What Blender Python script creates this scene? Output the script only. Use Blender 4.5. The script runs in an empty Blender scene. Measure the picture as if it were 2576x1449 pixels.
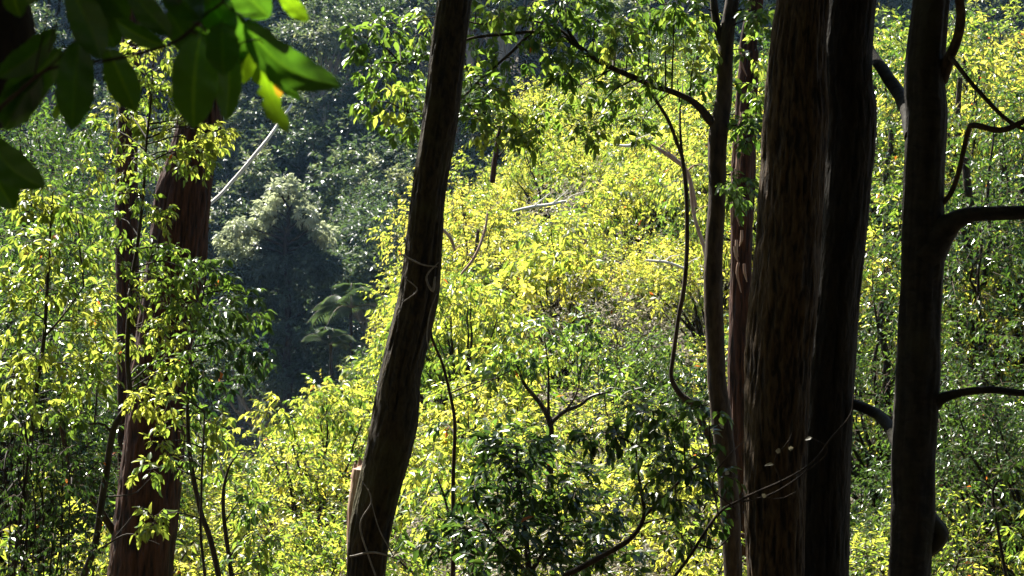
import bpy, math, numpy as np
from mathutils import Vector
C = bpy.context.scene
COL = C.collection
R = math.radians

# ------------------------------------------------------------------ camera, light, exposure
cam_d = bpy.data.cameras.new('camera'); cam = bpy.data.objects.new('camera', cam_d); COL.objects.link(cam)
cam.location = (0, 0, 0); cam.rotation_euler = (R(90), 0, 0)
cam_d.lens = 60; cam_d.sensor_width = 36; cam_d.clip_start = 0.05; cam_d.clip_end = 1500
cam_d.dof.use_dof = True; cam_d.dof.focus_distance = 11.0; cam_d.dof.aperture_fstop = 10.0
C.camera = cam
SUN_AZ, SUN_EL = R(-38), R(51)          # azimuth from +Y (ahead), negative to the left
SUN = np.array([math.sin(SUN_AZ)*math.cos(SUN_EL), math.cos(SUN_AZ)*math.cos(SUN_EL), math.sin(SUN_EL)])
w = bpy.data.worlds.new('World'); C.world = w; w.use_nodes = True
nt = w.node_tree; bg = nt.nodes['Background']
sky = nt.nodes.new('ShaderNodeTexSky'); sky.sky_type = 'NISHITA'; sky.sun_disc = False
sky.sun_elevation = SUN_EL; sky.sun_rotation = SUN_AZ
nt.links.new(sky.outputs[0], bg.inputs[0]); bg.inputs[1].default_value = 0.05
ld = bpy.data.lights.new('sun', 'SUN'); lo = bpy.data.objects.new('sun', ld); COL.objects.link(lo)
ld.energy = 5.0; ld.angle = R(0.5); ld.color = (1.0, 0.95, 0.86)
lo.rotation_euler = Vector(SUN.tolist()).to_track_quat('Z', 'Y').to_euler(); lo.location = (0, 0, 60)
C.view_settings.view_transform = 'Standard'; C.view_settings.look = 'None'; C.view_settings.gamma = 1
C.view_settings.exposure = 2.25
C.cycles.max_bounces = 7; C.cycles.diffuse_bounces = 5; C.cycles.glossy_bounces = 2; C.cycles.transmission_bounces = 4
C.cycles.volume_bounces = 0; C.cycles.caustics_reflective = False; C.cycles.caustics_refractive = False
C.cycles.use_denoising = True

# ------------------------------------------------------------------ helpers
def P(px, py, d):                        # a point of the 2576x1449 view at depth d
    return np.array([(px-1288)/1288*0.3*d, d, (724.5-py)/1288*0.3*d])
def W(px, d): return px/1288*0.3*d       # pixels to metres at depth d
def nrm(a): return a/np.maximum(np.linalg.norm(a, axis=-1, keepdims=True), 1e-9)
def sst(a, b, x):
    t = np.clip((np.asarray(x, float)-a)/(b-a), 0, 1); return t*t*(3-2*t)

def vnoise(p, seed=0):                   # value noise, p (n,3), 0..1
    i = np.floor(p).astype(np.int64); f = p-i; f = f*f*(3-2*f)
    def h(ix, iy, iz):
        n = (ix*73856093) ^ (iy*19349663) ^ (iz*83492791) ^ (seed*2654435761 & 0x7fffffff)
        n = (n ^ (n >> 13))*1274126177 & 0x7fffffff
        n = (n ^ (n >> 16))*668265263 & 0x7fffffff
        return (n & 0xffffff)/0xffffff
    x, y, z = i[:, 0], i[:, 1], i[:, 2]; r = 0
    for a in (0, 1):
        for b in (0, 1):
            for c in (0, 1):
                r = r + h(x+a, y+b, z+c)*(f[:, 0] if a else 1-f[:, 0])*(f[:, 1] if b else 1-f[:, 1])*(f[:, 2] if c else 1-f[:, 2])
    return r
def fbm(p, o=3, seed=0):
    s = 0; a = .5; t = 0
    for k in range(o): s = s+a*vnoise(p*(2**k), seed+k); t += a; a *= .5
    return s/t

class MB:
    def __init__(s): s.v = []; s.f = []; s.n = 0; s.a = []
    def add(s, V, F, mat=0, att=0.5, smooth=True):
        V = np.asarray(V, float)
        s.v.append(V); s.f.append((np.asarray(F, np.int64)+s.n, mat, smooth))
        s.a.append(np.broadcast_to(np.asarray(att, float), (len(V),))); s.n += len(V)
    def build(s, name, mats, parent=None, origin=None):
        V = np.concatenate(s.v) if s.v else np.zeros((0, 3)); A = np.concatenate(s.a) if s.a else np.zeros(0)
        if origin is not None: V = V-np.asarray(origin)
        me = bpy.data.meshes.new(name)
        nl = sum(f.size for f, _, _ in s.f); npol = sum(len(f) for f, _, _ in s.f)
        me.vertices.add(len(V)); me.vertices.foreach_set('co', V.ravel().astype(np.float32))
        me.loops.add(nl); me.polygons.add(npol)
        me.loops.foreach_set('vertex_index', np.concatenate([f.ravel() for f, _, _ in s.f]).astype(np.int32))
        tot = np.concatenate([np.full(len(f), f.shape[1]) for f, _, _ in s.f])
        st = np.concatenate([[0], np.cumsum(tot)[:-1]])
        me.polygons.foreach_set('loop_start', st.astype(np.int32))
        me.polygons.foreach_set('material_index', np.concatenate([np.full(len(f), m) for f, m, _ in s.f]).astype(np.int32))
        me.polygons.foreach_set('use_smooth', np.concatenate([np.full(len(f), sm) for f, _, sm in s.f]))
        at = me.attributes.new('tone', 'FLOAT', 'POINT'); at.data.foreach_set('value', A.astype(np.float32))
        for m in (mats if isinstance(mats, (list, tuple)) else [mats]): me.materials.append(m)
        me.update(calc_edges=True)
        o = bpy.data.objects.new(name, me); COL.objects.link(o)
        if parent is not None: o.parent = parent
        elif origin is not None: o.location = origin
        return o

def spline(pts, rad, step):
    pts = np.asarray(pts, float); rad = np.asarray(rad, float); n = len(pts)
    if n == 2: e = np.vstack([2*pts[0]-pts[1], pts, 2*pts[1]-pts[0]])
    else: e = np.vstack([2*pts[0]-pts[1], pts, 2*pts[-1]-pts[-2]])
    oP = []; oR = []
    for i in range(n-1):
        L = np.linalg.norm(pts[i+1]-pts[i]); k = max(1, int(math.ceil(L/step)))
        t = (np.arange(k)/k)[:, None]; a, b, c, d = e[i], e[i+1], e[i+2], e[i+3]
        oP.append(.5*((2*b)+(-a+c)*t+(2*a-5*b+4*c-d)*t*t+(-a+3*b-3*c+d)*t**3))
        oR.append(rad[i]+(rad[i+1]-rad[i])*t[:, 0])
    oP.append(pts[-1:]); oR.append(rad[-1:])
    return np.vstack(oP), np.concatenate(oR)

def tube(mb, pts, rad, sides=8, step=.1, bark=0.0, fur=7.0, seed=0, mat=0, lump=0.0, att=.5, wob=0.0):
    Pn, Rn = spline(pts, rad, step); n = len(Pn)
    if wob:
        q = np.arange(n)[:, None]*step
        o = np.stack([fbm(np.hstack([q/.5+k*17.3, q*0, q*0]), 3, seed+k)-.5 for k in range(3)], 1)
        Pn = Pn+o*wob*np.minimum(1, np.arange(n)/3)[:, None]
    T = nrm(np.gradient(Pn, axis=0))
    up = np.array([0, -1., 0]) if abs(T[0][1]) < .9 else np.array([1., 0, 0])
    Nn = np.zeros_like(Pn); u = nrm(up-T[0]*np.dot(up, T[0]))
    for i in range(n):
        u = u-T[i]*np.dot(u, T[i]); u = u/np.linalg.norm(u); Nn[i] = u
    Bn = np.cross(T, Nn)
    th = np.arange(sides)/sides*2*np.pi
    cs = np.cos(th)[None, :, None]; sn = np.sin(th)[None, :, None]
    dirs = Nn[:, None]*cs+Bn[:, None]*sn
    r = np.repeat(Rn[:, None], sides, 1)
    S = np.concatenate([[0], np.cumsum(np.linalg.norm(np.diff(Pn, axis=0), axis=1))])
    tone = np.full((n, sides), att)
    if bark or lump:
        cc = np.broadcast_to(np.cos(th)[None], (n, sides)).ravel(); ss = np.broadcast_to(np.sin(th)[None], (n, sides)).ravel()
        sv = np.repeat(S, sides)
        if bark:
            g = fbm(np.stack([cc*fur, ss*fur, sv*5], 1), 3, seed)
            g2 = fbm(np.stack([cc*fur*2.8, ss*fur*2.8, sv*9], 1), 2, seed+9)
            ridge = 1-np.abs(2*g-1)
            d = (ridge*.75+g2*.35-.6)
            r = r+bark*d.reshape(n, sides); tone = np.clip(ridge*.8+g2*.3-.1, 0, 1).reshape(n, sides)
        if lump:
            l = fbm(np.stack([cc*1.1, ss*1.1, sv*1.3], 1), 3, seed+31)-.5
            r = r+lump*l.reshape(n, sides)*2
    V = (Pn[:, None]+dirs*r[..., None]).reshape(-1, 3)
    i = np.arange(n-1)[:, None]*sides; j = np.arange(sides)[None]; k = (j+1) % sides
    F = np.stack([i+j, i+k, i+sides+k, i+sides+j], -1).reshape(-1, 4)
    mb.add(V, F, mat, tone.ravel())
    m0 = len(V)                           # end caps
    V2 = np.vstack([V[:sides], Pn[:1]]); mb.add(V2, np.array([[(q+1) % sides, q, sides] for q in range(sides)]), mat, att)
    V3 = np.vstack([V[-sides:], Pn[-1:]+T[-1:]*Rn[-1]*.5]); mb.add(V3, np.array([[q, (q+1) % sides, sides] for q in range(sides)]), mat, att)
    return Pn

# leaf templates: x along, y across (half widths), z = bow (negative droops)
HI = (np.array([[0, 0, 0], [.12, .0, .0], [.38, .48, .07], [.72, .34, .02], [1, 0, -.14], [.72, -.34, .02], [.38, -.48, .07], [.38, 0, -.02], [.72, 0, -.07]]),
      [np.array([[1, 7, 2], [1, 6, 7], [3, 8, 4], [8, 5, 4]]), np.array([[2, 7, 8, 3], [7, 6, 5, 8]])])
LO = (np.array([[0, 0, 0], [.42, .5, .06], [1, 0, -.1], [.42, -.5, .06], ]), [np.array([[0, 2, 1], [0, 3, 2]])])

def leaves(mb, pos, dr, nm, L, Wd, tone, tmpl, mat):
    T, Fs = tmpl; n = len(pos)
    dr = nrm(dr); sd = nrm(np.cross(nm, dr)); nn = np.cross(dr, sd)
    V = pos[:, None]+T[None, :, 0:1]*L[:, None, None]*dr[:, None]+T[None, :, 1:2]*Wd[:, None, None]*sd[:, None]+T[None, :, 2:3]*L[:, None, None]*nn[:, None]
    V = V.reshape(-1, 3); base = mb.n
    off = (np.arange(n)*len(T))[:, None, None]
    for q, F in enumerate(Fs):
        FF = (F[None]+off).reshape(-1, F.shape[1])
        if q == 0: mb.add(V, FF, mat, np.repeat(tone, len(T)), smooth=len(T) > 4)
        else: mb.f.append((FF+base, mat, True))

def carve_keep(pos, flecks):
    keep = np.ones(len(pos), bool)
    for (p, r) in flecks:
        d = pos-p; t = d@SUN; q = np.linalg.norm(d-t[:, None]*SUN, axis=1)
        keep &= ~((q < r+.09) & (t > .5))
    return keep

def sprigs(mb, st, dr, ln, nleaf, L, asp, rng, tone, tmpl=LO, hang=.6, droop=.3, wood=0, leafm=1, thick=.003, twig=True, flecks=()):
    n = len(st); dr = nrm(dr)
    if n == 0: return
    down = np.array([0, 0, -1.])
    f = lambda t: st[:, None]+dr[:, None]*ln[:, None, None]*t[..., None]+down*(droop*ln)[:, None, None]*(t**2)[..., None]
    if twig:
        tt = np.broadcast_to(np.linspace(0, 1, 4)[None], (n, 4)); Q = f(tt)
        a = nrm(np.cross(dr, np.array([.3, .2, 1.]))); b = np.cross(dr, a)
        ang = np.arange(3)*2.094; rr = thick*np.array([1, .8, .6, .3])
        V = Q[:, :, None]+(a[:, None, None]*np.cos(ang)[None, None, :, None]+b[:, None, None]*np.sin(ang)[None, None, :, None])*rr[None, :, None, None]
        ii = (np.arange(n)*12)[:, None, None]+(np.arange(3)*3)[None, :, None]; j = np.arange(3)[None, None]; k = (j+1) % 3
        F = np.stack(np.broadcast_arrays(ii+j, ii+k, ii+3+k, ii+3+j), -1).reshape(-1, 4)
        mb.add(V.reshape(-1, 3), F, wood, .5)
    t = np.clip(np.linspace(.22, 1, nleaf)[None]+rng.uniform(-.05, .05, (n, nleaf)), 0, 1)
    pos = f(t); T = nrm(dr[:, None]*1+down*(2*droop)*t[..., None])
    side = nrm(np.cross(T, np.array([0, 0, 1.])+rng.normal(0, .35, (n, nleaf, 3))))*np.where(np.arange(nleaf) % 2, 1, -1)[None, :, None]
    last = (t > .93)[..., None]
    d = nrm(np.where(last, T, T*.55+side*.8)+down*hang*rng.uniform(.4, 1.4, (n, nleaf, 1))+rng.normal(0, .22, (n, nleaf, 3)))
    nm = nrm(np.array([0, 0, 1.])+rng.normal(0, .55, (n, nleaf, 3))+T*.3)
    LL = L*rng.uniform(.6, 1.15, (n, nleaf))
    tn = np.clip(np.repeat(tone[:, None], nleaf, 1)+rng.normal(0, .10, (n, nleaf)), 0.03, .86)
    tn = np.where(rng.random((n, nleaf)) > .9985, 1.15, tn)
    pos, d, nm, LL, tn = pos.reshape(-1, 3), d.reshape(-1, 3), nm.reshape(-1, 3), LL.ravel(), tn.ravel()
    if flecks:
        k = carve_keep(pos+d*LL[:, None]*.5, flecks); pos, d, nm, LL, tn = pos[k], d[k], nm[k], LL[k], tn[k]
    leaves(mb, pos, d, nm, LL, LL*asp, tn, tmpl, leafm)

def blob_sprigs(mb, c, r, n, nleaf, L, asp, rng, tone, flat=.75, **kw):
    u = nrm(rng.normal(0, 1, (n, 3))); rad = r*rng.uniform(.25, 1, (n, 1))**.6
    st = c+u*rad*np.array([1, 1, flat])*.8
    dr = u*.9+rng.normal(0, .45, (n, 3))+np.array([0, 0, .15])
    ln = r*rng.uniform(.3, .6, n)
    ln = np.maximum(ln, L*.9)
    sprigs(mb, st, dr, ln, nleaf, L, asp, rng, np.clip(tone+rng.normal(0, .08, n), 0, .95), **kw)

# ------------------------------------------------------------------ materials
def mat_new(name):
    m = bpy.data.materials.new(name); m.use_nodes = True; t = m.node_tree; t.nodes.clear()
    return m, t, lambda k: t.nodes.new(k), t.links.new
def ramp(t, stops):
    r = t.nodes.new('ShaderNodeValToRGB'); e = r.color_ramp.elements
    while len(e) < len(stops): e.new(.5)
    for k, (p, c) in enumerate(stops): e[k].position = p; e[k].color = (*c, 1)
    return r
def leaf_mat(name, refl, trans, tmix=.5, rough=.36, spec=.5, jit=.12):
    m, t, N, K = mat_new(name)
    at = N('ShaderNodeAttribute'); at.attribute_name = 'tone'
    oi = N('ShaderNodeObjectInfo'); mu = N('ShaderNodeMath'); mu.operation = 'MULTIPLY_ADD'
    mu.inputs[1].default_value = jit; K(oi.outputs['Random'], mu.inputs[0]); K(at.outputs['Fac'], mu.inputs[2])
    sb = N('ShaderNodeMath'); sb.operation = 'SUBTRACT'; sb.inputs[1].default_value = jit/2; K(mu.outputs[0], sb.inputs[0])
    a = ramp(t, refl); b = ramp(t, trans); K(sb.outputs[0], a.inputs[0]); K(sb.outputs[0], b.inputs[0])
    p = N('ShaderNodeBsdfPrincipled'); p.inputs['Roughness'].default_value = rough; p.inputs['Specular IOR Level'].default_value = spec
    K(a.outputs[0], p.inputs['Base Color'])
    tr = N('ShaderNodeBsdfTranslucent'); K(b.outputs[0], tr.inputs['Color'])
    mx = N('ShaderNodeMixShader'); mx.inputs[0].default_value = tmix
    K(p.outputs[0], mx.inputs[1]); K(tr.outputs[0], mx.inputs[2])
    o = N('ShaderNodeOutputMaterial'); K(mx.outputs[0], o.inputs[0]); return m
def bark_mat(name, dark, mid, pale, sc=(14, 14, 1.6), bump=.6, lichen=None, dist=.02):
    m, t, N, K = mat_new(name)
    g = N('ShaderNodeNewGeometry'); mp = N('ShaderNodeMapping'); mp.inputs['Scale'].default_value = sc; K(g.outputs['Position'], mp.inputs[0])
    n1 = N('ShaderNodeTexNoise'); n1.inputs['Scale'].default_value = 1.6; n1.inputs['Detail'].default_value = 6; n1.inputs['Distortion'].default_value = .5; K(mp.outputs[0], n1.inputs[0])
    at = N('ShaderNodeAttribute'); at.attribute_name = 'tone'
    mx = N('ShaderNodeMath'); mx.operation = 'MULTIPLY_ADD'; mx.inputs[1].default_value = .5; K(at.outputs['Fac'], mx.inputs[0])
    hf = N('ShaderNodeMath'); hf.operation = 'MULTIPLY'; hf.inputs[1].default_value = .75; K(n1.outputs[0], hf.inputs[0]); K(hf.outputs[0], mx.inputs[2])
    r = ramp(t, [(.38, dark), (.6, mid), (.85, pale)]); K(mx.outputs[0], r.inputs[0]); col = r.outputs[0]
    if lichen:
        n2 = N('ShaderNodeTexNoise'); n2.inputs['Scale'].default_value = 3.2; n2.inputs['Detail'].default_value = 5; K(g.outputs['Position'], n2.inputs[0])
        r2 = ramp(t, [(.55, (0, 0, 0)), (.68, (1, 1, 1))]); K(n2.outputs[0], r2.inputs[0])
        mc = N('ShaderNodeMix'); mc.data_type = 'RGBA'; K(r2.outputs[0], mc.inputs[0]); K(col, mc.inputs[6]); mc.inputs[7].default_value = (*lichen, 1); col = mc.outputs[2]
    p = N('ShaderNodeBsdfPrincipled'); p.inputs['Roughness'].default_value = .85; p.inputs['Specular IOR Level'].default_value = .25; K(col, p.inputs['Base Color'])
    b = N('ShaderNodeBump'); b.inputs['Strength'].default_value = bump; b.inputs['Distance'].default_value = dist; K(mx.outputs[0], b.inputs['Height']); K(b.outputs[0], p.inputs['Normal'])
    o = N('ShaderNodeOutputMaterial'); K(p.outputs[0], o.inputs[0]); return m

RED = (.35, .07, .02)
M = {}
M['leaf_yellow'] = leaf_mat('yellow_green_leaf', [(0, (.045, .085, .016)), (.55, (.08, .12, .025)), (.92, (.15, .16, .04)), (.99, RED)],
                            [(0, (.08, .17, .02)), (.42, (.32, .43, .04)), (.92, (.84, .76, .10)), (.99, (.8, .2, .03))], .55, .34)
M['leaf_green'] = leaf_mat('green_leaf', [(0, (.03, .07, .015)), (.55, (.06, .11, .02)), (.92, (.11, .14, .025)), (.99, RED)],
                           [(0, (.05, .12, .015)), (.5, (.20, .32, .035)), (.92, (.58, .60, .08)), (.99, (.8, .2, .03))], .5, .33)
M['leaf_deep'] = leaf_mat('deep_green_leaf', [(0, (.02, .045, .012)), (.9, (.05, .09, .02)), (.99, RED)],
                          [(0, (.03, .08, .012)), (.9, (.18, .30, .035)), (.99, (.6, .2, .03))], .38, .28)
M['leaf_far'] = leaf_mat('grey_green_leaf', [(0, (.018, .036, .02)), (.6, (.055, .08, .038)), (.99, (.20, .21, .12))],
                         [(0, (.09, .15, .04)), (.6, (.10, .15, .045)), (.99, (.36, .40, .15))], .35, .42, .35, jit=.3)
M['leaf_sunlit_tint'] = leaf_mat('sunlit_tint_creeper_leaf', [(0, (.06, .09, .04)), (.5, (.16, .20, .11)), (.99, (.5, .52, .36))], [(0, (.1, .14, .05)), (.99, (.5, .54, .3))], .45, .3, .5)  # pale colour stands for sunlight on the rim of the gully tree
M['leaf_shaded_tint'] = leaf_mat('shaded_tint_creeper_leaf', [(0, (.012, .026, .014)), (.99, (.06, .09, .05))], [(0, (.015, .035, .012)), (.99, (.06, .10, .03))], .25, .4, .4)  # dark colour stands for the shade on the gully tree's body
M['leaf_grey'] = leaf_mat('dry_grey_leaf', [(0, (.2, .19, .14)), (.99, (.42, .4, .33))], [(0, (.2, .18, .11)), (.99, (.4, .36, .25))], .35, .5)
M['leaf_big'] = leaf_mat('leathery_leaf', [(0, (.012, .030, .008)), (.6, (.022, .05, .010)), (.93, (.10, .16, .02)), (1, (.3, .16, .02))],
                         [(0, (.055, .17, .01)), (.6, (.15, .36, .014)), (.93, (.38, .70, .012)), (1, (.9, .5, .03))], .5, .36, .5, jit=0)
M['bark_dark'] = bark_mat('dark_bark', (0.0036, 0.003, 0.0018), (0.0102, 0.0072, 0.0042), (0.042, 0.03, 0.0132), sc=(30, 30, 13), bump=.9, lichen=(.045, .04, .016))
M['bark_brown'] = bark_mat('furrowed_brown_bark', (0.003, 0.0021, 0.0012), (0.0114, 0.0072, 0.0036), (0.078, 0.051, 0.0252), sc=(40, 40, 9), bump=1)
M['bark_black'] = bark_mat('blackish_bark', (0.0024, 0.0021, 0.0015), (0.0054, 0.0042, 0.0024), (0.021, 0.0156, 0.0084), sc=(34, 34, 10), bump=.9)  # darkest of the bark colour ramps
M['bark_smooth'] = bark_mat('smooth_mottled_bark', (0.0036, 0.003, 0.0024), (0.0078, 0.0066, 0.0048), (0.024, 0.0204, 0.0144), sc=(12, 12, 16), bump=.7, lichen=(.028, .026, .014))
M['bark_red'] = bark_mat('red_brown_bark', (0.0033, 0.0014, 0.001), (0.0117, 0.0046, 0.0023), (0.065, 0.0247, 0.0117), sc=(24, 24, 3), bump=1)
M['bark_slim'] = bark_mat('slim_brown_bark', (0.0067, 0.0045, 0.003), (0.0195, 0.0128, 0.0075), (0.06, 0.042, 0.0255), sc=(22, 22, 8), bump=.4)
M['bark_pink'] = bark_mat('pale_pink_bark', (.16, .09, .06), (.32, .2, .14), (.48, .36, .28), sc=(10, 10, 3), bump=.3)
M['bark_pale'] = bark_mat('bleached_wood', (.5, .46, .4), (.7, .66, .58), (.85, .82, .75), sc=(20, 20, 20), bump=.4, dist=.005)
M['bark_sap'] = bark_mat('sapling_bark', (.010, .009, .007), (.022, .018, .013), (.05, .04, .03), sc=(20, 20, 8), bump=.3, dist=.004)
M['twig'] = bark_mat('twig_bark', (.03, .02, .012), (.07, .05, .03), (.13, .1, .07), sc=(20, 20, 20), bump=.1, dist=.003)
M['bark_grey'] = bark_mat('grey_dead_wood', (.10, .09, .08), (.2, .18, .16), (.34, .31, .28), sc=(20, 20, 20), bump=.3, dist=.004)
M['bark_far'] = bark_mat('far_trunk_bark', (.10, .085, .065), (.2, .17, .13), (.34, .3, .24), sc=(3, 3, .6), bump=.3)

def ground_mat():
    m, t, N, K = mat_new('leaf_litter')
    g = N('ShaderNodeNewGeometry')
    v = N('ShaderNodeTexVoronoi'); v.inputs['Scale'].default_value = 9; K(g.outputs['Position'], v.inputs[0])
    n = N('ShaderNodeTexNoise'); n.inputs['Scale'].default_value = .7; n.inputs['Detail'].default_value = 8; K(g.outputs['Position'], n.inputs[0])
    r = ramp(t, [(0, (.03, .022, .014)), (.5, (.075, .05, .03)), (1, (.16, .12, .08))]); K(v.outputs['Color'], r.inputs[0])
    r2 = ramp(t, [(.45, (.05, .036, .022)), (.62, (.035, .05, .016))]); K(n.outputs[0], r2.inputs[0])
    mc = N('ShaderNodeMix'); mc.data_type = 'RGBA'; mc.inputs[0].default_value = .5; K(r.outputs[0], mc.inputs[6]); K(r2.outputs[0], mc.inputs[7])
    p = N('ShaderNodeBsdfPrincipled'); p.inputs['Roughness'].default_value = .9; K(mc.outputs[2], p.inputs['Base Color'])
    b = N('ShaderNodeBump'); b.inputs['Distance'].default_value = .04; K(v.outputs['Distance'], b.inputs['Height']); K(b.outputs[0], p.inputs['Normal'])
    o = N('ShaderNodeOutputMaterial'); K(p.outputs[0], o.inputs[0]); return m

# ------------------------------------------------------------------ things
def thing(name, label, cat, loc, group=None):
    o = bpy.data.objects.new(name, None); COL.objects.link(o); o.empty_display_size = .2
    o.location = [float(q) for q in loc]; o['label'] = label; o['category'] = cat
    if group: o['group'] = group
    return o
def dup(root, loc, rz=0, sc=1, label=None, group=None):
    r = root.copy(); COL.objects.link(r); r.location = [float(q) for q in loc]; r.rotation_euler = (0, 0, rz); r.scale = (sc, sc, sc)
    if label: r['label'] = label
    if group: r['group'] = group
    for ch in list(root.children):
        c = ch.copy(); COL.objects.link(c); c.parent = r
    return r

# ------------------------------------------------------------------ ground
def gh(x, y):
    x = np.asarray(x, float); y = np.asarray(y, float)
    near = -1.7-.14*np.clip(y, 0, 16)+.55*np.clip(-y, 0, 60)+.05*np.clip(x, -20, 20)
    rr = sst(-6.5, 2, x)
    mid = near+np.clip(y-16, 0, 40)*(.27*rr-.11*(1-rr))
    far = -17+.74*np.clip(y-60, 0, 98)+3*np.sin(x*.09+1)
    s = sst(46, 59, y)
    return mid*(1-s)+far*s
def ground():
    xs = np.concatenate([np.linspace(-130, -62, 8), np.arange(-60, 60.1, .8), np.linspace(62, 130, 8)])
    ys = np.concatenate([np.linspace(-60, -32, 6), np.arange(-30, 160, .8), np.linspace(162, 190, 6)])
    X, Y = np.meshgrid(xs, ys); Z = gh(X, Y)
    q = np.stack([X.ravel()*.5, Y.ravel()*.5, X.ravel()*0], 1)
    Z = Z+((fbm(q, 3, 3)-.5)*.6).reshape(Z.shape)
    V = np.stack([X.ravel(), Y.ravel(), Z.ravel()], 1); nx = len(xs); ny = len(ys)
    i = (np.arange(ny-1)*nx)[:, None]; j = np.arange(nx-1)[None]
    F = np.stack(np.broadcast_arrays(i+j, i+j+1, i+nx+j+1, i+nx+j), -1).reshape(-1, 4)
    mb = MB(); mb.add(V, F); o = mb.build('ground', ground_mat()); o['kind'] = 'structure'
ground()

# ------------------------------------------------------------------ traced trunks
def trace(mb, rows, d, sides, step, d2=None, **kw):
    """rows (px, py, width px) -> tube at depth d (d2 = depth of the last row)"""
    n = len(rows); ds = np.linspace(d, d2 if d2 else d, n)
    pts = [P(a, b, q) for (a, b, _), q in zip(rows, ds)]; rad = [W(c, q)/2 for (_, _, c), q in zip(rows, ds)]
    return tube(mb, pts, rad, sides, step, **kw)
def base_of(px, d):
    x = (px-1288)/1288*.3*d; return np.array([x, d, float(gh(x, d))])
def trunk_pts(rows, d, top_z, top_dx=0, top_dy=0):
    """visible rows (bottom to top), extended down to the ground and up to top_z"""
    pts = [P(a, b, d) for a, b, _ in rows]; rad = [W(c, d)/2 for _, _, c in rows]
    s = (pts[0]-pts[1])/np.linalg.norm(pts[0]-pts[1]); g = float(gh(pts[0][0], d))-.25
    h = pts[0][2]-g
    if h > .1:
        b = pts[0]+np.array([s[0]/max(.3, abs(s[2]))*h*.7, 0, -h])
        m = pts[0]*.5+b*.5
        pts = [b, m]+pts; rad = [rad[0]*1.45, rad[0]*1.08]+rad
    t = pts[-1].copy(); u = (pts[-1]-pts[-2])/np.linalg.norm(pts[-1]-pts[-2]); hh = top_z-t[2]
    pts += [t+np.array([u[0]*hh*.5+top_dx*.4, top_dy*.4, hh*.5]), t+np.array([u[0]*hh+top_dx, top_dy, hh])]
    rad += [rad[-1]*.85, rad[-1]*.55]
    return pts, rad

# spots where leaves are cut from the unseen crowns to let a sun fleck through
FD = 2.1
def cP(x, y, d=FD): return P(x*.3385, y*.3385, d)
FLECKS = [(cP(2090, 620), -.02), (cP(2110, 780), -.02), (cP(1840, 460), -.03), (cP(2170, 50), -.03), (cP(420, 830, 6), .1)]
for q in np.linspace(0, 1, 5): FLECKS.append((P(530, 512, 13.0)*(1-q)+P(720, 285, 13.9)*q, .3))
for (a, b, d, r) in [(120, 530, 9, .35), (80, 900, 9, .3), (30, 700, 9, .5), (430, 90, 9.5, .2), (480, 350, 9, .4), (560, 340, 9, .3), (300, 250, 9.5, .4), (350, 620, 9, .3), (620, 760, 9, .3),
                     (360, 960, 9, .3), (400, 1110, 9, .3), (200, 950, 9, .4), (620, 420, 12.5, .5), (980, 130, 10.5, .4), (980, 260, 10.5, .35), (1250, 200, 10.5, .5), (1330, 270, 10.5, .4), (1480, 210, 10.5, .35), (1700, 120, 10.5, .4),
                     (1740, 1040, 11, .25), (1870, 550, 12.5, .25)]:
    FLECKS.append((P(a, b, d), r*.8))

def crown_above(root, org, c, r, n, rng_seed, mat='leaf_deep', L=.17, flat=.5, frame_guard=True, fl=True):
    """limbs and a broad crown round c, the leaves kept above the line of sight of the photograph's top edge"""
    rng = np.random.default_rng(rng_seed); mb = MB(); wd = MB()
    k = 13
    cs = c+nrm(rng.normal(0, 1, (k, 3)))*r*rng.uniform(.25, .8, (k, 1))*np.array([1, 1, flat])
    for q in cs:
        tube(wd, [org, org*.5+q*.5+np.array([0, 0, .2]), q], [.07, .045, .015], 6, .4, wob=.2, seed=rng_seed)
        m = n//k; u = nrm(rng.normal(0, 1, (m, 3))); rad = r*.5*rng.uniform(.2, 1, (m, 1))**.5
        st = q+u*rad*np.array([1, 1, .6])
        zt = .169*np.maximum(st[:, 1], 0)*1.08+.45
        keep = (st[:, 2] > zt) | (np.abs(st[:, 0]) > .3*np.maximum(st[:, 1], 0)*1.1+.5) | (st[:, 1] < 0)
        st = st[keep]; u = u[keep]; m = len(st)
        if m == 0: continue
        sprigs(mb, st, u+rng.normal(0, .4, (m, 3)), rng.uniform(.2, .4, m), 7, L, .42, rng, rng.uniform(.2, .8, m), flecks=FLECKS if fl else (), thick=.005, hang=.35)
    base = np.array(root.location)
    wd.build('limb_set', M['bark_dark'], root, base).name = 'limbs'
    mb.build('crown', [M['twig'], M[mat]], root, base)

# leaning dark tree, centre
rows = [(921, 1449, 90), (934, 1325, 98), (967, 1175, 102), (996, 1050, 108), (1013, 925, 96), (1057, 725, 97), (1077, 500, 88), (1108, 300, 89), (1147, 0, 81)]
d = 9.0; t = thing('leaning_tree', 'dark rough trunk leaning to the right across the middle of the view', 'tree', base_of(905, d))
pts, rad = trunk_pts(rows, d, 6.0); mb = MB()
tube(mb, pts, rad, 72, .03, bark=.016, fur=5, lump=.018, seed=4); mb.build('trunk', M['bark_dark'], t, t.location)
mb = MB()
for s in [[(1010, 640, 5), (1060, 665, 5), (1100, 672, 3)], [(1103, 660, 3), (1075, 700, 6), (1092, 735, 8), (1098, 700, 5)], [(1098, 740, 3), (1082, 800, 4), (1078, 860, 3), (1088, 900, 2)],
          [(1020, 700, 3), (1050, 730, 4), (1015, 760, 3)], [(945, 1449, 5), (910, 1330, 5), (935, 1260, 4), (905, 1200, 2)], [(990, 1400, 4), (950, 1320, 3), (930, 1230, 2)], [(880, 1400, 5), (940, 1390, 6), (1010, 1410, 3)]]:
    trace(mb, s, 8.86, 6, .02, wob=.03, seed=len(s))
mb.build('vine', M['bark_grey'], t, t.location)
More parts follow.
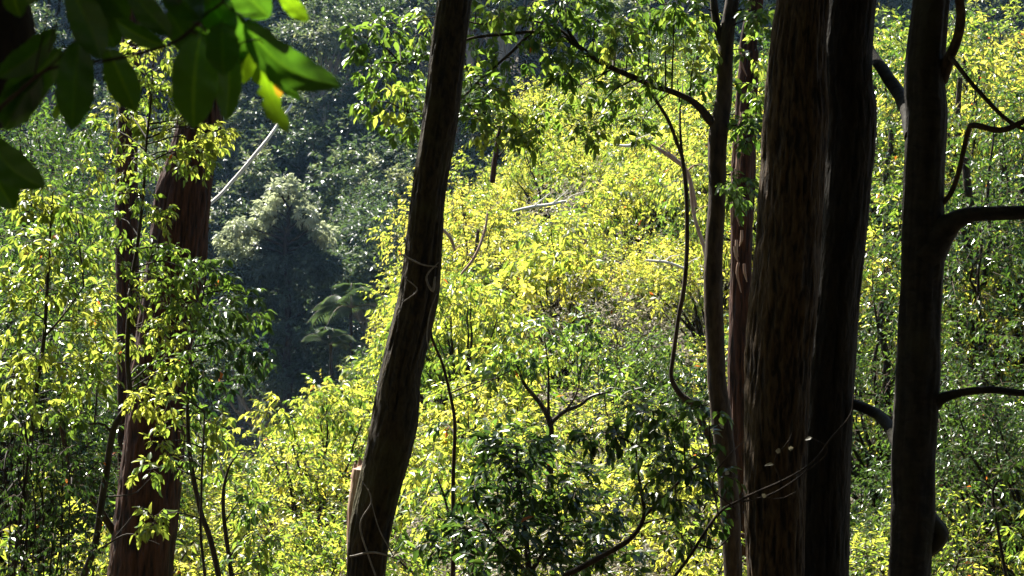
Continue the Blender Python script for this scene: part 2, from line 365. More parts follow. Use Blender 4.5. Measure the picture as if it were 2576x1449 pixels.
crown_above(t, pts[-1], pts[-1]+np.array([.3, .3, 1.6]), 3.0, 900, 11)

# broken stump behind it
d = 9.4; t = thing('broken_stump', 'splintered orange brown stump hidden against the foot of the leaning trunk', 'stump', base_of(900, d))
rows = [(908, 1449, 70), (905, 1300, 62), (908, 1240, 55), (912, 1180, 46)]; pts = [P(a, b, d) for a, b, _ in rows]; rad = [W(c, d)/2 for *_, c in rows]
pts = [np.array([pts[0][0], d, float(gh(pts[0][0], d))-.2])]+pts; rad = [rad[0]*1.3]+rad
mb = MB(); tube(mb, pts, rad, 48, .03, bark=.014, fur=5, seed=8)
tube(mb, [P(895, 1200, d), P(893, 1165, d)], [.03, .004], 7, .02, bark=.004); tube(mb, [P(918, 1195, d-.04), P(922, 1135, d-.04)], [.035, .004], 7, .02, bark=.004)
tube(mb, [P(908, 1190, d+.03), P(905, 1150, d+.03)], [.03, .004], 7, .02, bark=.004)
mb.build('stump_wood', M['bark_pink'], t, t.location)

# the two big trunks
d = 7.6; t = thing('furrowed_tree', 'thick trunk with furrowed brown bark, left one of the close pair', 'tree', base_of(1948, d))
rows = [(1948, 1449, 136), (1950, 1175, 146), (1959, 925, 157), (1978, 725, 167), (1993, 500, 158), (2002, 300, 145), (2019, 0, 124)]
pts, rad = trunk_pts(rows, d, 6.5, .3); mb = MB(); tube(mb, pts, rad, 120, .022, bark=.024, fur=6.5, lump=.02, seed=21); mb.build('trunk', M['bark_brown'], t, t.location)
crown_above(t, pts[-1], pts[-1]+np.array([-.2, .5, 1.4]), 3.2, 1300, 12)
d = 7.9; t = thing('black_barked_tree', 'thick blackish trunk, right one of the close pair', 'tree', base_of(2075, d))
rows = [(2066, 1449, 136), (2072, 1175, 130), (2086, 925, 126), (2102, 725, 124), (2126, 500, 121), (2138, 300, 128), (2139, 0, 128)]
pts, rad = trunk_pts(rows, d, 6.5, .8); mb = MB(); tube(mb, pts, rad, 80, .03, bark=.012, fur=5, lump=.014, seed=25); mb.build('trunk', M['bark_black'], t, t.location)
crown_above(t, pts[-1], pts[-1]+np.array([1.2, .2, 1.3]), 3.2, 1000, 13)

# right tree with limbs
d = 7.3; t = thing('limbed_tree', 'smooth dark trunk near the right edge with a thick limb reaching right', 'tree', base_of(2290, d))
rows = [(2288, 1449, 106), (2297, 1300, 112), (2297, 1175, 112), (2303, 1050, 110), (2311, 925, 110), (2317, 725, 102), (2321, 600, 106), (2321, 500, 98), (2329, 300, 95), (2341, 0, 83)]
pts, rad = trunk_pts(rows, d, 6.0, .5); mb = MB(); tube(mb, pts, rad, 72, .03, bark=.005, fur=3, lump=.018, seed=33)
tube(mb, [P(2335, 1270, d), P(2350, 1312, d), P(2366, 1342, d), P(2350, 1372, d), P(2325, 1400, d)], [.02, .04, .045, .04, .02], 20, .02, lump=.03, bark=.012, fur=3)
mb.build('trunk', M['bark_smooth'], t, t.location)
def limb(rws, dd, d2=None, mat='bark_smooth', sd=1, wob=.02, name='limb', par=None, bark=.003, sides=14):
    m_ = MB(); trace(m_, rws, dd, sides, .03, d2, wob=wob, seed=sd, bark=bark, fur=2); p_ = par or t
    return m_.build(name, M[mat], p_, p_.location)
limb([(2325, 640, 110), (2362, 592, 80), (2400, 558, 50), (2445, 541, 38), (2510, 538, 36), (2600, 532, 34), (2800, 500, 30), (3000, 430, 18)], d, 7.0)
limb([(2310, 345, 70), (2288, 285, 50), (2262, 240, 34), (2225, 185, 30), (2190, 130, 26), (2150, 40, 22), (2120, -80, 16)], d, 8.4)
limb([(2330, 1040, 46), (2362, 1008, 30), (2417, 990, 20), (2492, 982, 18), (2576, 990, 17), (2700, 975, 13), (2850, 900, 6)], d, 7.0)
limb([(2290, 1150, 50), (2252, 1105, 36), (2230, 1068, 30), (2200, 1040, 28), (2147, 1018, 26), (2090, 1010, 18), (2030, 985, 9)], d, 8.2)
limb([(2365, 200, 40), (2392, 145, 26), (2412, 95, 24), (2420, 40, 24), (2418, -30, 22), (2440, -200, 14)], d, 6.9, mat='bark_slim', sd=5)
limb([(2392, 145, 14), (2412, 172, 11), (2467, 235, 10), (2537, 305, 10), (2620, 340, 8)], 7.2, 6.9, mat='bark_slim', sd=6)
limb([(2362, 520, 14), (2387, 495, 13), (2407, 450, 12), (2425, 380, 12), (2438, 328, 13), (2452, 315, 14), (2517, 328, 15), (2576, 305, 13), (2700, 250, 8)], 7.3, 6.9, mat='bark_slim', sd=7)
crown_above(t, pts[-1], pts[-1]+np.array([.8, .6, 1.4]), 3.0, 900, 14)

# red brown tree, left
d = 13.0; t = thing('red_barked_tree', 'thick red brown trunk behind the leafy saplings on the left', 'tree', base_of(350, d))
rows = [(353, 1449, 157), (376, 1225, 148), (392, 1075, 146), (410, 900, 146), (436, 725, 140), (461, 500, 138), (479, 415, 118), (501, 300, 104), (515, 0, 96)]
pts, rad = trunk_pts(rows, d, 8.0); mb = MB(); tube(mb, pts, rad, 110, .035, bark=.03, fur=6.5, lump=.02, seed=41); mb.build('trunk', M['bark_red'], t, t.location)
limb([(500, 545, 14), (526, 515, 9), (560, 485, 8), (600, 440, 9), (650, 378, 9), (690, 328, 8), (717, 288, 7), (735, 262, 5)], 13.0, 13.9, mat='bark_pale', sd=3, name='dead_branch')
limb([(320, 1375, 30), (280, 1325, 18), (245, 1275, 17), (205, 1218, 17), (170, 1150, 14), (150, 1060, 10)], 13, 12.6, mat='bark_slim', sd=2)
crown_above(t, pts[-1], pts[-1]+np.array([-.5, .2, 1.4]), 3.2, 800, 15)
d = 16.0; t = thing('rust_barked_tree', 'rust coloured trunk half hidden by leaves left of the thick red brown trunk', 'tree', base_of(330, d))
rows = [(330, 1449, 60), (325, 900, 58), (318, 500, 56), (322, 300, 48), (335, 0, 44)]
pts, rad = trunk_pts(rows, d, 8.0); mb = MB(); tube(mb, pts, rad, 48, .06, bark=.015, fur=4, seed=43); mb.build('trunk', M['bark_red'], t, t.location)

# red trunk behind slim tree
d = 13.5; t = thing('peeling_tree', 'peeling red brown trunk between the slim forked tree and the big pair', 'tree', base_of(1866, d))
rows = [(1870, 1449, 52), (1862, 1100, 54), (1860, 725, 52), (1868, 500, 54), (1878, 300, 52), (1888, 150, 44), (1905, 0, 40)]
pts, rad = trunk_pts(rows, d, 8.5, .6); mb = MB(); tube(mb, pts, rad, 56, .04, bark=.012, fur=4, lump=.03, seed=47); mb.build('trunk', M['bark_red'], t, t.location)
rg = np.random.default_rng(5)
for q in range(16):
    mb = MB(); y = rg.uniform(80, 700); x = 1848+rg.uniform(-8, 24)
    trace(mb, [(x, y, 7), (x+rg.uniform(-6, 6), y+25, 8), (x+rg.uniform(-14, 14), y+rg.uniform(40, 90), 2)], 13.28, 5, .05, wob=.02, seed=q)
    mb.build('bark_flake', M['bark_pink'], t, t.location)
crown_above(t, pts[-1], pts[-1]+np.array([.8, .4, 1.4]), 3.0, 700, 16)

# ------------------------------------------------------------------ slender foliage plants with traced stems
def leafy(name, label, cat, stems, blobs, d, mat_leaf, mat_bark='bark_sap', L=.055, asp=.42, per=16, nleaf=6, seed=1, tone=.55, tmpl=HI, ddj=.35, group=None, parts=('stem', 'foliage'), loc=None, hang=.7, fl=0, bd=None, twk=.0025):
    rng = np.random.default_rng(seed); s0 = stems[0][0]
    loc = loc if loc is not None else base_of(s0[0], d)
    t = thing(name, label, cat, loc, group); mb = MB(); allp = []
    for k, s in enumerate(stems):
        pp = trace(mb, s, d, 8 if s[0][2] < 25 else 28, .04, wob=.015, seed=seed+k, bark=.0015 if s[0][2] < 25 else .006, fur=2)
        allp.append(pp)
    if allp[0][0][2] > loc[2] and s0[1] > 1400:
        tube(mb, [np.array(loc)-np.array([0, 0, .1]), allp[0][0]], [W(s0[2], d)*.7, W(s0[2], d)*.5], 10, .1)
    allp = np.vstack(allp); fo = MB()
    for b in blobs:
        bx, by, br = b[:3]; dd = (bd or d)+rng.uniform(-ddj, ddj); c = P(bx, by, dd); r = W(br, dd)
        dist = np.linalg.norm(allp-c+np.array([0, 0, .6])*np.abs(allp[:, 2:3]-c[2]), axis=1)
        a = allp[np.argmin(dist)]
        L2 = np.linalg.norm(c-a); mid = a*.45+c*.55+np.array([0, 0, .12*L2])
        tube(mb, [a, mid, c], [.004+.004*L2, .003+.002*L2, .0015], 5, .08, wob=.03, seed=int(bx))
        tn = b[3] if len(b) > 3 else tone+rng.normal(0, .12)
        blob_sprigs(fo, c, r*1.15, per, nleaf, L, asp, rng, tn, tmpl=tmpl, hang=hang, thick=twk)
    mb.build(parts[0], M[mat_bark], t, loc); fo.build(parts[1], [M['twig'], M[mat_leaf]], t, loc)
    return t

# slim forked tree with the arching branch
leafy('forked_tree', 'slim brown tree forking high up with a long branch arching to the left', 'tree',
      [[(1845, 1449, 46), (1836, 1300, 48), (1827, 1175, 50), (1812, 1025, 50), (1802, 925, 45), (1796, 725, 47), (1802, 500, 42), (1805, 350, 48), (1820, 250, 40), (1826, 100, 36), (1842, 0, 34), (1870, -160, 26), (1900, -500, 14)],
       [(1812, 320, 34), (1785, 300, 24), (1755, 265, 17), (1717, 240, 14), (1640, 212, 14), (1559, 180, 13), (1500, 150, 12), (1459, 120, 11), (1404, 90, 9), (1339, 80, 8), (1260, 88, 6), (1184, 97, 5), (1100, 130, 4), (1010, 160, 3)],
       [(1339, 80, 8), (1294, 125, 7), (1250, 165, 6), (1209, 200, 6), (1164, 245, 5), (1110, 262, 4), (1030, 285, 3)],
       [(1459, 120, 9), (1410, 75, 6), (1359, 55, 5), (1284, 48, 5), (1209, 60, 4), (1120, 40, 3), (1000, 60, 2)],
       [(1459, 120, 8), (1420, 60, 6), (1399, 10, 5), (1395, -60, 4)],
       [(1828, 130, 22), (1808, 90, 20), (1797, 30, 20), (1788, -60, 18), (1760, -300, 8)]],
      [(1200, 30, 45), (1450, 150, 45), (1540, 150, 45), (1600, 210, 45), (1500, 30, 50), (1380, 115, 45), (1700, 0, 50), (1240, 255, 45), (1170, 150, 40), (1190, 285, 40), (1600, 330, 35), (1480, 320, 35), (1420, 0, 45), (1320, 10, 45), (1560, 90, 45), (1000, 110, 60), (930, 170, 50), (1010, 250, 55), (960, 70, 50), (1060, 60, 50), (900, 90, 40, .3), (1050, 170, 50), (985, 200, 50), (930, 260, 30), (1010, 320, 35), (1050, 300, 35), (1230, 90, 50), (1290, 150, 50), (1220, 220, 50), (1340, 60, 50, .3), (1420, 40, 50, .3),
       (1300, 260, 55), (1220, 320, 50), (1420, 170, 40), (1500, 90, 50), (1350, 340, 40), (1480, 230, 40), (1400, 280, 40), (1280, 350, 40), (1580, 90, 60), (1680, 60, 60), (1640, 150, 50), (1750, 130, 60), (1560, 20, 60), (1640, 20, 50), (1740, 30, 60),
       (1260, 20, 40), (1720, 210, 45), (1790, 200, 45), (1580, 270, 35), (1920, 60, 45), (1890, 130, 45), (1910, 230, 35), (1910, 30, 50), (1870, 300, 30), (1850, 460, 30, .3), (1840, 500, 30, .3), (1880, 330, 30)],
      10.3, 'leaf_green', 'bark_slim', L=.075, asp=.45, per=13, nleaf=6, seed=51, tone=.5, ddj=.3)

# twisted stem
leafy('twisted_stem', 'thin twisted stem winding down just left of the slim forked tree', 'sapling',
      [[(1800, 1130, 20), (1782, 1090, 18), (1747, 1022, 18), (1709, 990, 15), (1690, 950, 11), (1694, 905, 11), (1709, 800, 11), (1719, 740, 12), (1726, 640, 11), (1728, 500, 11), (1718, 400, 10), (1704, 360, 9), (1682, 300, 9), (1650, 250, 8), (1622, 205, 6), (1610, 150, 4)],
       [(1716, 400, 8), (1712, 330, 6), (1712, 260, 5), (1705, 200, 3)]],
      [(1640, 240, 25), (1690, 320, 25)], 11.0, 'leaf_green', 'bark_slim', L=.07, per=6, seed=53, loc=base_of(1810, 11.0))

# left saplings
A_bl = [(390, 150, 50), (440, 90, 50), (350, 230, 50), (430, 240, 50), (300, 290, 55), (390, 330, 50), (470, 330, 55), (540, 345, 40, .8), (560, 335, 25, .85), (250, 330, 50), (330, 400, 55), (450, 400, 45), (500, 400, 40), (240, 430, 60), (340, 480, 50), (300, 550, 50), (400, 545, 40), (380, 620, 45),
        (280, 640, 55), (440, 640, 35), (320, 740, 55), (400, 720, 50), (470, 770, 40), (330, 850, 50), (430, 830, 50), (250, 760, 50), (380, 930, 45), (440, 940, 40), (260, 880, 50), (360, 1010, 35), (470, 680, 40), (400, 700, 40), (450, 760, 45), (400, 830, 40), (450, 900, 40), (350, 130, 40), (410, 190, 40), (300, 180, 35), (360, 300, 50), (520, 370, 35)]
leafy('leafy_sapling', 'tall sapling with a black stem in front of the red brown trunk', 'sapling',
      [[(210, 1449, 19), (240, 1360, 18), (260, 1250, 18), (280, 1100, 17), (300, 1050, 16), (325, 1005, 15), (320, 890, 12), (330, 725, 11), (345, 625, 9), (360, 500, 8), (370, 350, 6), (380, 250, 5), (385, 130, 3)],
       [(282, 1090, 8), (262, 1070, 6), (245, 1066, 5), (190, 1067, 4), (130, 1055, 3)], [(263, 1250, 5), (300, 1247, 4), (340, 1238, 3), (370, 1210, 3), (385, 1195, 2)],
       [(238, 1390, 6), (270, 1370, 4), (320, 1345, 4), (360, 1355, 3), (400, 1370, 2)], [(290, 1350, 3), (330, 1300, 3), (350, 1270, 2)], [(380, 250, 3), (365, 180, 3), (362, 130, 2)]],
      A_bl, 9.6, 'leaf_green', L=.055, per=15, nleaf=6, seed=61, tone=.6)
G_bl = [(110, 500, 40, .85), (80, 520, 35, .8), (150, 540, 50), (190, 520, 45), (60, 610, 45), (130, 640, 60), (200, 640, 60), (40, 700, 50), (110, 730, 60), (190, 740, 60), (60, 800, 60), (150, 830, 60), (220, 830, 50), (30, 880, 50, .85), (100, 900, 55, .85), (180, 930, 60), (70, 970, 60, .8), (20, 960, 50), (140, 1010, 60), (230, 990, 45),
        (60, 1050, 55), (180, 1070, 45), (110, 1190, 25, .9), (130, 1215, 25, .9), (240, 940, 40), (0, 1040, 50)]
leafy('broad_sapling', 'bright leaved sapling spreading from the left edge beside the black stemmed one', 'sapling',
      [[(30, 1449, 16), (60, 1250, 14), (85, 1050, 12), (110, 850, 10), (120, 700, 8), (130, 560, 5), (135, 480, 3)], [(85, 1050, 7), (50, 960, 5), (0, 900, 3)], [(110, 850, 6), (170, 780, 4), (210, 720, 3)]],
      G_bl, 9.0, 'leaf_green', L=.062, per=14, nleaf=6, seed=62, tone=.66)
B_bl = [(560, 720, 35), (620, 745, 35, .6), (640, 780, 30, .6), (530, 660, 35), (580, 780, 45), (500, 700, 35), (540, 850, 45, .2), (640, 890, 40, .15), (670, 900, 30, .15), (520, 920, 40, .2), (570, 960, 35, .15), (600, 880, 40, .2), (490, 860, 40), (470, 960, 40), (540, 790, 40), (530, 1030, 35, .3)]
leafy('drooping_sapling', 'thin sapling with drooping dark leaf sprays right of the red brown trunk', 'sapling',
      [[(550, 1449, 15), (525, 1350, 14), (500, 1275, 13), (477, 1150, 11), (470, 1025, 9), (474, 930, 7), (490, 840, 5), (510, 740, 4), (520, 680, 2)]],
      B_bl, 10.0, 'leaf_deep', L=.075, asp=.42, per=11, nleaf=6, seed=63, tone=.55)
leafy('sprouting_stem', 'bare wiry stem with a few leaves, second from right by the red brown trunk', 'sapling',
      [[(582, 1449, 12), (568, 1350, 11), (560, 1275, 10), (563, 1220, 8), (577, 1170, 6), (592, 1150, 4), (600, 1133, 3)]],
      [(600, 1200, 40), (630, 1260, 45), (560, 1180, 35), (650, 1330, 55), (600, 1330, 45), (680, 1400, 60), (530, 1110, 35), (610, 1400, 50), (720, 1440, 45)], 10.4, 'leaf_green', L=.075, per=9, seed=64, tone=.4)
leafy('wispy_sapling', 'wispy stem with pale leaf tufts in front of the base of the red brown trunk', 'sapling',
      [[(515, 1449, 8), (505, 1350, 7), (508, 1225, 6), (512, 1100, 5), (514, 1035, 3)]],
      [(400, 1120, 45, .6), (440, 1070, 45, .6), (370, 1180, 30, .6), (450, 1150, 40), (390, 1310, 35, .7), (375, 1300, 25, .7), (480, 1060, 35), (550, 1060, 30), (540, 1130, 30), (420, 1010, 35), (370, 990, 30, .8)], 9.8, 'leaf_green', L=.07, per=8, seed=65, tone=.5)
leafy('whip_sapling', 'slender wavy bare stem just right of the leaning trunk', 'sapling',
      [[(1139, 1449, 13), (1139, 1330, 11), (1139, 1225, 10), (1144, 1075, 9), (1131, 985, 8), (1114, 915, 7), (1086, 845, 6), (1089, 780, 4)], [(1132, 990, 4), (1200, 962, 3), (1270, 950, 2)], [(1139, 1000, 3), (1200, 975, 3), (1290, 930, 2)]],
      [(1110, 1080, 20, .2), (1250, 950, 20)], 10.0, 'leaf_green', 'bark_slim', L=.07, per=4, seed=66)
leafy('spreading_sapling', 'small pale tree with its trunk splitting in a wide Y, low in the middle', 'tree',
      [[(1375, 1440, 22), (1378, 1300, 20), (1384, 1150, 17), (1384, 1065, 16), (1360, 1015, 12), (1319, 965, 9), (1300, 920, 5)], [(1384, 1065, 12), (1420, 1035, 10), (1459, 1020, 8), (1490, 998, 6), (1540, 985, 3)], [(1380, 1060, 9), (1379, 1000, 7), (1379, 935, 5), (1370, 850, 3)], [(1425, 1030, 7), (1445, 1000, 5), (1456, 970, 3)]],
      [(1290, 880, 50), (1370, 830, 55, .3), (1440, 850, 55, .3), (1500, 900, 50), (1560, 960, 45), (1330, 900, 40), (1390, 890, 45), (1250, 920, 40), (1480, 820, 40)], 16.0, 'leaf_green', 'bark_slim', L=.09, per=16, seed=67, tone=.35)
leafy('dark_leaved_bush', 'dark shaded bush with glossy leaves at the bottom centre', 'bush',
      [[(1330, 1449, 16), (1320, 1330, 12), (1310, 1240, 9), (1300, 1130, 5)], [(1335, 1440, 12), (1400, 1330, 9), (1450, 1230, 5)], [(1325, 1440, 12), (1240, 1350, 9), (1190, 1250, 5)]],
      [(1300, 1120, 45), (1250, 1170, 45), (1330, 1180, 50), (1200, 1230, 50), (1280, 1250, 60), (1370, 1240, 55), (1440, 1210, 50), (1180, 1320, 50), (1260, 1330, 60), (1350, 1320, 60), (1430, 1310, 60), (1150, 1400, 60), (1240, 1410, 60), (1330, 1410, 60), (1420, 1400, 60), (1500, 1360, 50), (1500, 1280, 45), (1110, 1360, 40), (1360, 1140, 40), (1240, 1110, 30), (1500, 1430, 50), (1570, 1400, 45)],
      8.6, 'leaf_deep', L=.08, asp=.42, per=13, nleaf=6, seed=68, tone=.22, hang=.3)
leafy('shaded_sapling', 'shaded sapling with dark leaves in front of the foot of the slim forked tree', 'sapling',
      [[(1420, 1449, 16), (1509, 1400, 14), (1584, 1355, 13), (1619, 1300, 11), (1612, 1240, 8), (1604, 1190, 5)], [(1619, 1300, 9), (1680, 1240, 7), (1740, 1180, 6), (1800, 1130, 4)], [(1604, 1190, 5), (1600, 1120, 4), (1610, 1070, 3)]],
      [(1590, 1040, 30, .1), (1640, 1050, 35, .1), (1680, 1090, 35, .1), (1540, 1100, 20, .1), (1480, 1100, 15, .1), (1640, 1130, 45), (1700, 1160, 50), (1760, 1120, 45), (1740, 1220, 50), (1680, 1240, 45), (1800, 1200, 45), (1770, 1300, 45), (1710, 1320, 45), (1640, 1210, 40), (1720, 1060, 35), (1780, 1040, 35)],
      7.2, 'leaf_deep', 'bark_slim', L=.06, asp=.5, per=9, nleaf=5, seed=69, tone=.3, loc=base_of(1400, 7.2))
leafy('forked_twig_sapling', 'very thin dark sapling forking low down at the right edge', 'sapling',
      [[(2530, 1449, 9), (2512, 1350, 8), (2497, 1232, 7), (2520, 1205, 5), (2540, 1180, 3)], [(2497, 1232, 5), (2475, 1212, 4), (2450, 1200, 3)]],
      [(2520, 1280, 14, .1), (2545, 1175, 20, .2)], 8.5, 'leaf_deep', L=.06, per=4, seed=70)
# dead branch with lichen tufts, near bottom right
t = thing('dead_branch', 'tangled dead grey branch with pale specks crossing the foot of the big pair', 'branch', base_of(1700, 6.2))
mb = MB(); rg = np.random.default_rng(77)
for s in [[(1640, 1520, 10), (1717, 1425, 9), (1807, 1300, 8), (1867, 1262, 7), (1967, 1215, 6), (2040, 1170, 5), (2090, 1110, 5), (2142, 1050, 4), (2150, 1000, 2)],
          [(1867, 1262, 5), (1950, 1240, 4), (2060, 1160, 3), (2075, 1120, 3), (2020, 1090, 2)], [(1850, 1280, 4), (1790, 1230, 4), (1770, 1160, 3), (1740, 1130, 2)],
          [(1807, 1300, 5), (1790, 1210, 4), (1830, 1150, 3), (1870, 1110, 2)], [(1967, 1215, 4), (1950, 1160, 3), (1990, 1105, 3), (1996, 1050, 2)], [(1760, 1370, 6), (1800, 1380, 5), (1840, 1350, 3)], [(1900, 1245, 3), (1960, 1255, 2), (2000, 1240, 2)]]:
    trace(mb, s, 6.2, 7, .02, wob=.03, seed=int(s[0][0]))
mb.build('stem', M['bark_slim'], t, t.location)
mb = MB(); pp = np.array([P(x, y, 6.18) for x, y in [(1955, 1143), (1950, 1168), (1925, 1240), (1822, 1080), (1795, 1125), (2045, 1100), (1990, 1120), (1835, 1185)]])
leaves(mb, pp, rg.normal(0, 1, pp.shape)*[1, .3, .6], np.tile([0., -.7, .7], (len(pp), 1)), rg.uniform(.02, .045, len(pp)), rg.uniform(.012, .022, len(pp)), rg.uniform(0, .9, len(pp)), HI, 0)
mb.build('dry_leaves', M['leaf_grey'], t, t.location)

# viny dark tangle, bottom left
leafy('vine_tangle', 'dark tangle of hanging vines in the bottom left corner', 'vine',
      [[(60, 1449, 10), (50, 1300, 9), (70, 1150, 7), (60, 1060, 4)]]+[[(20+k*15, 1449, 4), (25+k*14+(k % 3)*9, 1300, 4), (12+k*16, 1180, 3), (30+k*13, 1090-(k % 4)*14, 2)] for k in range(11)],
      [(20+(k*53) % 200, 1110+(k*37) % 340, 42, .1+.1*(k % 3)) for k in range(34)], 8.2, 'leaf_deep', L=.032, asp=.5, per=12, nleaf=6, seed=71, tone=.2, hang=1.2)

# ------------------------------------------------------------------ foreground branch with large leaves
t = thing('overhanging_branch', 'low branch of large dark leathery leaves hanging into the top left corner', 'branch', cP(-300, 1200, FD))
mb = MB()
def ctube(rows, d=FD, sides=10):
    tube(mb, [cP(a, b, d) for a, b, _ in rows], [W(c*.3385, d)/2 for *_, c in rows], sides, .01, wob=.004, seed=int(rows[0][0]), bark=.0006, fur=2)
ctube([(-330, 1250, 60), (-120, 950, 44), (0, 800, 34), (150, 670, 30), (330, 525, 28), (480, 490, 24), (640, 470, 24), (800, 445, 26), (1000, 405, 24), (1200, 350, 24), (1330, 290, 26), (1430, 210, 24), (1520, 110, 22), (1640, 30, 20), (1720, -80, 14)])
ctube([(255, 590, 14), (285, 430, 12), (330, 250, 12), (360, 80, 13), (375, -60, 10)]); ctube([(365, 390, 10), (390, 250, 9), (430, 80, 10), (440, -40, 7)])
ctube([(330, 520, 12), (430, 440, 10), (520, 330, 9), (590, 270, 8), (520, 215, 8), (450, 192, 8), (380, 205, 6)])
ctube([(1420, 230, 16), (1600, 330, 12), (1720, 345, 12), (1830, 315, 12), (1930, 300, 14), (1960, 330, 8)]); ctube([(1660, 20, 12), (1760, 100, 10), (1900, 105, 8)])
mb.build('stem', M['bark_slim'], t, t.location)
mb = MB(); tube(mb, [cP(a, b, 2.5) for a, b in [(-420, -500), (-120, -60), (10, 170), (70, 330), (40, 560), (-120, 900)]], [.06, .055, .048, .038, .03, .028], 24, .01, bark=.002, lump=.004)
mb.build('limb', M['bark_black'], t, t.location)

def big_leaf(base, tip, wid, tone=.3, d=FD, bend=0.0, jag=0.0, spot=None, seed=0, sag=.06, dtip=0.0, face=0.0):
    rng = np.random.default_rng(seed+int(base[0])+1000); a = cP(*base, d); b = cP(*tip, d+dtip); L = np.linalg.norm(b-a); ax = (b-a)/L
    view = nrm(-(a+b)/2); sd = nrm(np.cross(ax, view)); nn = nrm(np.cross(sd, ax))
    w = W(wid*.3385, d)/2; nu, nv = 36, 13
    u = np.linspace(0, 1, nu)[:, None]; v = np.linspace(-1, 1, nv)[None]
    cu = np.where(u < .56, (.56-u)/.53, (u-.56)/.44); prof = np.maximum(np.clip(1-np.clip(cu, 0, 1)**2.2, 0, 1)**.78, .03); prof = np.where(u < .06, .05, prof)
    e = 1+jag*(vnoise(np.stack([(u*14+0*v).ravel(), (np.sign(v)*5+0*u).ravel(), np.full(nu*nv, seed+.5)], 1), seed).reshape(nu, nv)-.6)*np.abs(v)*2
    e = e*(1+.02*np.sin(u*60+v*2)*np.abs(v))
    y = v*prof*w*e
    z = .30*np.abs(y)*1.0+sag*L*-np.sin(u*np.pi)*1+face*y+.012*L*np.sin(u*21+3*v)*np.abs(v)-.006*L*np.exp(-(v*9)**2)
    off = bend*L*np.sin(u*np.pi)
    V = a+ax*(u*L)[..., None]+sd*(y+off)[..., None]+nn*z[..., None]
    T = np.clip(tone+.12*(np.cos(u*np.pi*17-np.abs(v)*5)>.93)*(np.abs(v) < .9)+.38*np.exp(-(v*14)**2)+.1*(fbm(np.stack([(u*5+0*v).ravel(), (v*2+0*u).ravel(), np.full(nu*nv, seed)], 1), 3, 5).reshape(nu, nv)-.5), 0, .93)
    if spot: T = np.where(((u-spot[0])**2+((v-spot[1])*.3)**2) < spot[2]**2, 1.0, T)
    i = np.arange(nu-1)[:, None]*nv; j = np.arange(nv-1)[None]
    F = np.stack([i+j, i+j+1, i+nv+j+1, i+nv+j], -1).reshape(-1, 4)
    m_ = MB(); m_.add(V.reshape(-1, 3), F, 0, T.ravel())
    o = m_.build('leaf', M['leaf_big'], t, t.location); return o
BL = [((435, 195), (-20, 575), 210, .25, 0, -.06), ((480, 335), (30, 970), 300, .35, .02, .05), ((585, 262), (535, 960), 285, .2, -.02, .0), ((500, -120), (745, 440), 270, .3, -.05, -.04),
      ((640, -120), (860, 360), 300, .25, .03, 0), ((790, 330), (1010, 830), 245, .4, .04, .0), ((930, -120), (1275, 270), 200, .2, .03, .02), ((840, 130), (1230, 345), 150, .5, .01, .05),
      ((1500, 200), (1440, 955), 345, .45, 0, .03), ((1690, 260), (1680, 900), 190, .4, .03, -.03), ((1620, -60), (1790, 480), 300, .2, .02, .04), ((1780, 105), (2530, 640), 290, .2, .04, .12), ((1880, 250), (2235, 745), 130, .15, .05, .06),
      ((1400, 170), (1560, 560), 260, .3, .05, 0), ((1650, 140), (1660, 560), 260, .3, -.04, 0), ((-120, 970), (335, 1400), 260, .35, 0, .1), ((-160, 1130), (110, 1560), 250, .4, .02, .0), ((90, -120), (150, 125), 170, .5, 0, .02),
      ((1230, -140), (1330, 40), 150, .2, 0, 0), ((330, 540), (-30, 900), 240, .3, .03, -.03), ((1220, -170), (1500, 150), 270, .2, .03, .02), ((1720, -180), (2000, 130), 280, .25, .05, .02), ((690, -190), (905, 230), 300, .3, .05, .0), ((1480, -120), (1740, 250), 280, .2, .03, .03), ((240, -200), (190, 40), 200, .3, .1, 0), ((1240, 60), (1500, 420), 230, .25, .06, .03)]
for k, (a, b, wd, tn, dt, bn) in enumerate(BL): big_leaf(a, b, wd, tn, FD+dt, bn, jag=.10, seed=k, dtip=.05*math.sin(k*2.1))
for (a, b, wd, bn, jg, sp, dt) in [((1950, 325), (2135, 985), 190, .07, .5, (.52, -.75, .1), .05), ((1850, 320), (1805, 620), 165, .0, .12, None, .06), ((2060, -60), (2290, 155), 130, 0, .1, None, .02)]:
    o = big_leaf(a, b, wd, .86, FD+dt, bn, jag=jg, spot=sp, seed=3+int(a[0]) % 7); o['label'] = 'bright yellow green sunlit leaf'  # lit look put into a brighter leaf tone, beside the sun fleck
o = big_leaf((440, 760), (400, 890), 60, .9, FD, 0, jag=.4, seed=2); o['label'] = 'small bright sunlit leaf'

ZX = [(200, 'at the left edge'), (400, 'left of the red brown trunk'), (560, 'around the red brown trunk'), (760, 'below the dark gully'), (1000, 'left of the leaning trunk'), (1250, 'right of the leaning trunk'), (1480, 'in the middle'), (1730, 'left of the twisted stem'),
      (1900, 'beside the slim forked tree'), (2200, 'behind the big pair of trunks'), (2400, 'behind the limbed trunk'), (9999, 'at the right edge')]
ZY = [(200, 'at the top'), (480, 'high up'), (760, 'halfway up'), (1100, 'low down'), (99999, 'at the bottom')]
REG = {}
def relabel(o, desc, px, py, dist):
    zx = next(b for a, b in ZX if px < a); zy = next(b for a, b in ZY if py < a)
    REG.setdefault((desc, zy, zx), []).append((dist, o))
ORD = ['nearest', 'second nearest', 'third nearest', 'fourth nearest', 'fifth nearest', 'sixth nearest', 'seventh nearest', 'eighth nearest', 'ninth nearest', 'tenth nearest', 'eleventh nearest', 'twelfth nearest', 'thirteenth nearest', 'fourteenth nearest']
